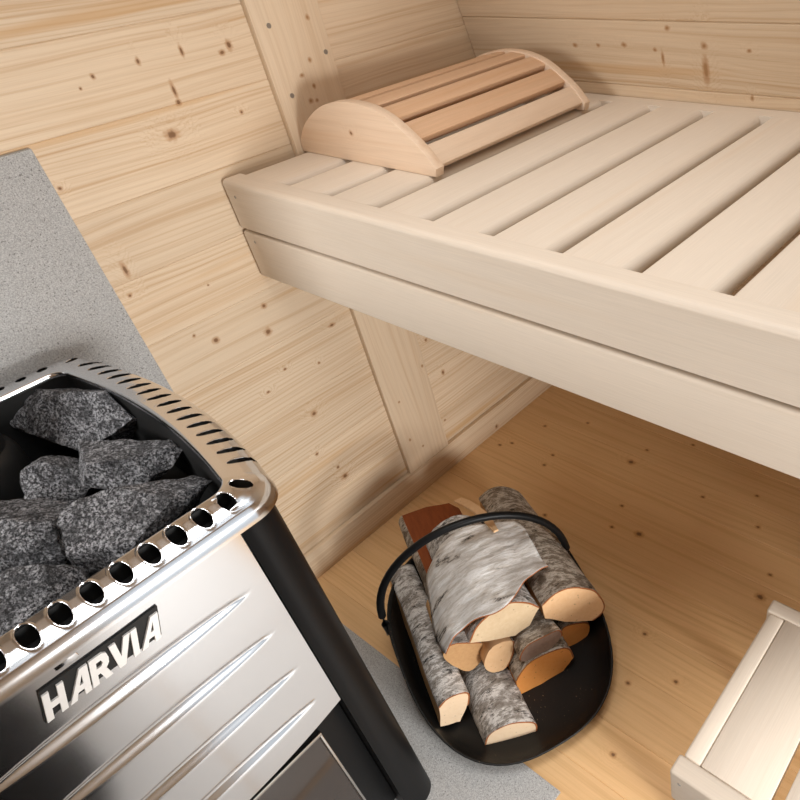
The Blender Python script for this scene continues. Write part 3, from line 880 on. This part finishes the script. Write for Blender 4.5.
# ------------------------------------------------------------------ firewood
def firewood(label, sec, u0, L, ends, bark, barkmat_, endm, splitm=None, k=0.0, shift=(0, 0), taper=.92, seed=1, vc=None, thick=.0035, crooked=.004, rounded=False):
    """sec: closed cross-section (v, z) at the sawn end nearest the camera; ends/bark: (i, j) run of points covered by bark"""
    m = len(sec)
    sub = 5
    flags = [False] * m
    i, j = bark
    q = i
    while q != j:
        flags[q] = True; q = (q + 1) % m
    # smooth the bark run, keep split faces straight
    pts = []; bk = []
    for q in range(m):
        p0, p1, p2, p3 = [Vector((*sec[(q + d) % m], 0)) for d in (-1, 0, 1, 2)]
        if not flags[(q - 1) % m] and not rounded: p0 = p1 - (p2 - p1) * .3
        if not flags[(q + 1) % m] and not rounded: p3 = p2 + (p2 - p1) * .3
        for s in range(sub):
            t = s / sub
            if flags[q] or rounded:
                p = 0.5 * ((2 * p1) + (p2 - p0) * t + (2 * p0 - 5 * p1 + 4 * p2 - p3) * t * t + (3 * p1 - p0 - 3 * p2 + p3) * t ** 3)
            else: p = p1.lerp(p2, t)
            pts.append((p.x, p.y)); bk.append(flags[q])
    cv = sum(p[0] for p in pts) / len(pts); cz = sum(p[1] for p in pts) / len(pts)
    if vc is None: vc = cv
    NS = 22
    rnd = random.Random(seed); off = Vector((seed * 2.3, seed * 5.1, seed * .7))
    base_z = min(p[1] for p in pts)
    e = empty('firewood_log', W(u0 - L / 2, cv, base_z), label, 'firewood', 'split birch firewood in the log carrier')
    def pos(st, p, grow):
        f = st / NS
        tp = 1 + (taper - 1) * f
        v = cv + (p[0] - cv) * tp + shift[0] * f; z = cz + (p[1] - cz) * tp + shift[1] * f
        u = u0 + k * (p[0] - vc) * (1 - f) - L * f
        w = mnoise.noise(Vector((u * 9, v * 30, z * 30)) + off)
        v += crooked * mnoise.noise(Vector((u * 5, 1.3, 0)) + off)
        d = Vector((p[0] - cv, p[1] - cz, 0)); d.normalize()
        g = grow + w * .0025
        return u, v + d.x * g, max(z + d.y * g, base_z - .002)
    def attr(bm):
        return bm.verts.layers.float_vector.new('wood'), bm.verts.layers.float.new('seed')
    bm = bmesh.new(); la, ls = attr(bm)
    N = len(pts); rows = []
    for st in range(NS + 1):
        row = []
        for p in pts:
            u, v, z = pos(st, p, 0)
            if st in (0, NS): u += rnd.uniform(-.0006, .0006)
            bv = bm.verts.new(W(u, v, z)); bv[la] = Vector((u, v, z)); bv[ls] = seed
            row.append(bv)
        rows.append(row)
    for A, B in zip(rows, rows[1:]):
        for q in range(N):
            f = bm.faces.new([A[q], A[(q + 1) % N], B[(q + 1) % N], B[q]]); f.material_index = 1
    f = bm.faces.new(rows[0][::-1]); f.material_index = 0
    f = bm.faces.new(rows[-1]); f.material_index = 0
    core = finish('wood_core', bm, [endm, splitm or endm], e, angle=40)
    # bark shell
    run = [q for q in range(N) if bk[q]]
    # order the run starting at the first bark point
    start = next(q for q in run if not bk[(q - 1) % N])
    order = []; q = start
    while bk[q]: order.append(q); q = (q + 1) % N; 
    order.append(q)
    bm = bmesh.new(); la, ls = attr(bm)
    arcl = [0.0]
    for a, b in zip(order, order[1:]): arcl.append(arcl[-1] + math.hypot(pts[b][0] - pts[a][0], pts[b][1] - pts[a][1]))
    O = []; I = []
    for st in range(NS + 1):
        ro = []; ri = []
        for idx, q in enumerate(order):
            edge_f = .35 if idx in (0, len(order) - 1) else 1.0
            for lst, g in ((ro, thick * edge_f), (ri, .0002)):
                u, v, z = pos(st, pts[q], g)
                bv = bm.verts.new(W(u, v, z)); bv[la] = Vector((u + seed, arcl[idx] + seed * .3, 0)); bv[ls] = seed
                lst.append(bv)
        O.append(ro); I.append(ri)
    nO = len(order)
    for st in range(NS):
        for q in range(nO - 1):
            bm.faces.new([O[st][q], O[st][q + 1], O[st + 1][q + 1], O[st + 1][q]])
            bm.faces.new([I[st][q], I[st + 1][q], I[st + 1][q + 1], I[st][q + 1]])
        for q in (0, nO - 1):
            f = bm.faces.new([O[st][q], O[st + 1][q], I[st + 1][q], I[st][q]]); f.material_index = 1
    for st in (0, NS):
        for q in range(nO - 1):
            f = bm.faces.new([O[st][q], O[st][q + 1], I[st][q + 1], I[st][q]]); f.material_index = 1
    finish('bark', bm, [barkmat_, M['bark_rim']], e, angle=50)
    return e
E_ = None
firewood('thick round birch log on the right of the pile with peach sawn end',
         [(.797, .197), (.826, .212), (.865, .202), (.902, .163), (.918, .116), (.912, .088), (.888, .080), (.842, .112), (.795, .160)], .33, .385, 0, (0, 6), M['bark_brown'], M['end_peach'], M['end_tan'], taper=.86, seed=1, shift=(.0, -.045))
top = firewood('topmost birch log with a peeling sheet of white bark over pale sawn end',
         [(.651, .191), (.683, .231), (.733, .242), (.766, .222), (.789, .189), (.763, .156), (.733, .147), (.692, .167)], .325, .285, 0, (0, 4), M['bark'], M['end_pale'], M['end_tan'], taper=.9, seed=2, shift=(-.005, -.02))
firewood('birch log at the back of the pile with red-brown peeled face',
         [(.624, .062), (.621, .125), (.632, .148), (.69, .143), (.745, .125), (.765, .095), (.755, .062)], .16, .265, 0, (0, 2), M['bark_brown'], M['end_tan'], M['split_red'], taper=.95, seed=3)
firewood('split birch log on the left of the carrier with long tan split face',
         [(.553, .036), (.563, .090), (.583, .103), (.606, .100), (.617, .086), (.609, .055), (.587, .018)], .350, .345, 0, (1, 5), M['bark'], M['end_cream'], M['end_tan'], taper=.96, seed=4, shift=(.0, .006))
firewood('grey-barked birch log lying frontmost in the carrier with cream sawn end',
         [(.613, .010), (.627, .043), (.653, .058), (.680, .056), (.704, .040), (.703, .010)], .428, .27, 0, (0, 5), M['bark'], M['end_cream'], taper=.97, seed=5, k=.28)
firewood('split log with broad orange sawn end, low on the right of the carrier',
         [(.708, .012), (.709, .058), (.738, .090), (.773, .093), (.804, .086), (.824, .066), (.829, .036), (.804, .012), (.757, .009)], .357, .25, 0, (1, 6), M['bark_brown'], M['end_orange'], taper=.95, seed=6)
firewood('short tan rounded piece of firewood under the left edge of the white bark',
         [(.602, .150), (.613, .168), (.634, .166), (.672, .135), (.688, .116), (.667, .090), (.643, .073), (.626, .082), (.609, .120)], .297, .13, 0, (1, 3), M['bark'], M['end_tan'], taper=.9, seed=7, rounded=True)
firewood('small peach piece of firewood with oval end under the topmost log',
         [(.667, .106), (.684, .138), (.705, .144), (.728, .131), (.724, .102), (.703, .064), (.684, .066), (.669, .083)], .322, .16, 0, (3, 5), M['bark_brown'], M['end_peach'], taper=.9, seed=8, rounded=True)
firewood('thin weathered grey-brown piece of firewood above the broad orange end',
         [(.727, .110), (.742, .138), (.772, .140), (.806, .138), (.812, .115), (.793, .100), (.766, .096), (.738, .098)], .353, .10, 0, (0, 4), M['bark_brown'], M['end_grey'], taper=.85, seed=9, rounded=True, shift=(0, -.012))
firewood('small split log with orange end under the thick round log',
         [(.824, .040), (.830, .076), (.857, .072), (.886, .047), (.880, .016), (.850, .010), (.838, .012)], .314, .20, 0, (0, 3), M['bark_brown'], M['end_orange'], taper=.95, seed=10, rounded=True)

# loose white bark sheet, still attached to the topmost log
bm = bmesh.new()
la = bm.verts.layers.float_vector.new('wood'); ls = bm.verts.layers.float.new('seed')
NU, NV = 34, 40
left = catmull([(.105, .655, 0), (.13, .628, 0), (.20, .612, 0), (.26, .600, 0), (.300, .606, 0)], 8)
right = catmull([(.120, .832, 0), (.150, .842, 0), (.19, .838, 0), (.245, .836, 0), (.292, .836, 0)], 8)
gr = []
for a in range(NU + 1):
    row = []
    for b in range(NV + 1):
        fa, fb = a / NU, b / NV
        l = left[min(int(fa * (len(left) - 1)), len(left) - 1)]; r = right[min(int(fa * (len(right) - 1)), len(right) - 1)]
        p = l.lerp(r, fb)
        # front edge follows a wavy line, back edge dips forward in the middle
        u = p.x + (fa ** 3) * (.020 * math.sin(fb * 3.1 + .3) - .012 * math.sin(fb * 9.0) + .012 * (1 - fb)) - ((1 - fa) ** 3) * .02 * math.sin(fb * 3.1)
        v = p.y
        d = v - .735
        z = .2470 - (3.3 * d * d if d < 0 else 2.0 * d * d) - .020 * (1 - fa)
        z += .006 * mnoise.noise(Vector((u * 30, v * 12, 3.0))) + .0016 * mnoise.noise(Vector((u * 60, v * 25, 7.0)))
        z += .016 * max(0, fb - .86) / .14 * (0.4 + .6 * mnoise.noise(Vector((u * 22, 0, 5)))) 
        z += .010 * max(0, fa - .88) / .12 * (.3 + mnoise.noise(Vector((0, v * 24, 9))))
        z += -.014 * max(0, .1 - fb) / .1
        bv = bm.verts.new(W(u, v, z)); bv[la] = Vector((u * 1.0, v * 1.0, 0)); bv[ls] = 2.0
        row.append(bv)
    gr.append(row)
for a in range(NU):
    for b in range(NV):
        bm.faces.new([gr[a][b], gr[a + 1][b], gr[a + 1][b + 1], gr[a][b + 1]])
sheet = finish('bark_sheet', bm, [M['bark_sheet'], M['bark_rim']], top, angle=70)
so = sheet.modifiers.new('thick', 'SOLIDIFY'); so.thickness = .0024; so.offset = -1; so.material_offset = 1; so.material_offset_rim = 1

# splinter of wood on top of the pile
bm = bmesh.new()
la = bm.verts.layers.float_vector.new('wood'); ls = bm.verts.layers.float.new('seed')
sp = [(-.035, .755, .186, .0105), (.01, .763, .210, .011), (.06, .770, .234, .0100), (.12, .777, .257, .0095), (.178, .778, .270, .005)]
rows = []
for (u, v, z, w) in sp:
    row = []
    for (dv, dz) in ((-w, 0), (w, 0), (w * .9, .005), (-w * .9, .005)):
        bv = bm.verts.new(W(u, v + dv, z + dz)); bv[la] = Vector((u, v + dv, z)); row.append(bv)
    rows.append(row)
for A, B in zip(rows, rows[1:]):
    for q in range(4): bm.faces.new([A[q], A[(q + 1) % 4], B[(q + 1) % 4], B[q]])
bm.faces.new(rows[0][::-1]); bm.faces.new(rows[-1])
tag(finish('wood_splinter', bm, M['end_peach'], angle=30), 'thin tan splinter of wood lying across the top of the woodpile', 'splinter')

# ------------------------------------------------------------------ unseen stand-in bag, added for the dark mirror image in the stove front
bag = empty('standin_bag', (1.16, -.22, .004), 'added black stand-in bag out of view, for the dark shape mirrored in the stove front', 'bag')
cloth = simple('black_standin_cloth', (.012, .012, .013), .85, 0, .2, 300, .4, .2)
bm = bmesh.new()
rows = []
for (z, wx, wy) in ((.0045, .125, .145), (.02, .14, .16), (.12, .15, .17), (.25, .145, .165), (.33, .125, .15), (.375, .085, .11), (.392, .04, .06)):
    row = []
    for k in range(40):
        a = 2 * math.pi * k / 40; c, q = math.cos(a), math.sin(a)
        r = (abs(c) ** 3.2 + abs(q) ** 3.2) ** (-1 / 3.2)
        w = 1 + .02 * mnoise.noise(Vector((c * 2, q * 2, z * 9)))
        row.append(bm.verts.new((1.16 + wx * c * r * w, -.22 + wy * q * r * w, z)))
    rows.append(row)
for A, B in zip(rows, rows[1:]):
    for k in range(40): bm.faces.new([A[k], A[(k + 1) % 40], B[(k + 1) % 40], B[k]])
bm.faces.new(rows[0][::-1]); bm.faces.new(rows[-1])
finish('standin_body', bm, cloth, bag, angle=60)
bm = bmesh.new()
tube(bm, [(1.16 + .13 * math.cos(math.pi * k / 16), -.30, .30 + .10 * math.sin(math.pi * k / 16)) for k in range(17)], .009, 10)
finish('strap', bm, cloth, bag, angle=60)

# ------------------------------------------------------------------ light
wd = bpy.data.worlds.new('World'); SC.world = wd; wd.use_nodes = True
wd.node_tree.nodes['Background'].inputs[0].default_value = (.88, .94, 1.0, 1)
wd.node_tree.nodes['Background'].inputs[1].default_value = .8
def area(name, loc, target, sx, sy, power, col):
    l = bpy.data.lights.new(name, 'AREA'); l.shape = 'RECTANGLE'; l.size = sx; l.size_y = sy; l.energy = power; l.color = col
    o = bpy.data.objects.new(name, l); link(o); o.location = loc
    d = Vector(target) - Vector(loc); o.rotation_euler = d.to_track_quat('-Z', 'Y').to_euler()
    return o
dl = area('daylight_door', (RX + .95, .20, .76), (.0, .52, .15), .42, .40, 17, (1.0, .985, .96))
dl.data.spread = math.radians(110)
rl = area('daylight_roof_window', (.95, .375, CZ + .62), (.92, .44, 0), .95, 1.05, 8.5, (1.0, .985, .96))
rl.data.spread = math.radians(105)
wl = area('daylight_window', (.32, FY - .10, 1.35), (.14, .60, .66), .40, .50, 2.7, (1.0, .985, .96))
wl.data.spread = math.radians(75)

# ------------------------------------------------------------------ camera
cd = bpy.data.cameras.new('camera'); cam = bpy.data.objects.new('camera', cd); link(cam)
Rm = ((0.80475676, 0.58718689, -0.08705239), (0.30266618, -0.53204725, -0.79077108), (-0.51064639, 0.61003056, -0.60589024))
mw = Matrix(((Rm[0][0], -Rm[1][0], -Rm[2][0], 1.25108), (Rm[0][1], -Rm[1][1], -Rm[2][1], .07774), (Rm[0][2], -Rm[1][2], -Rm[2][2], 1.26), (0, 0, 0, 1)))
cam.matrix_world = mw
cd.sensor_width = 36.0; cd.lens = 679.43 / 800 * 36.0
cd.shift_x = -(599.78 - 400) / 800; cd.shift_y = (399.21 - 400) / 800
cd.clip_start = .01
SC.camera = cam
SC.view_settings.view_transform = 'Standard'; SC.view_settings.look = 'None'
SC.view_settings.gamma = 1.0; SC.view_settings.use_curve_mapping = False
SC.view_settings.exposure = 0.04
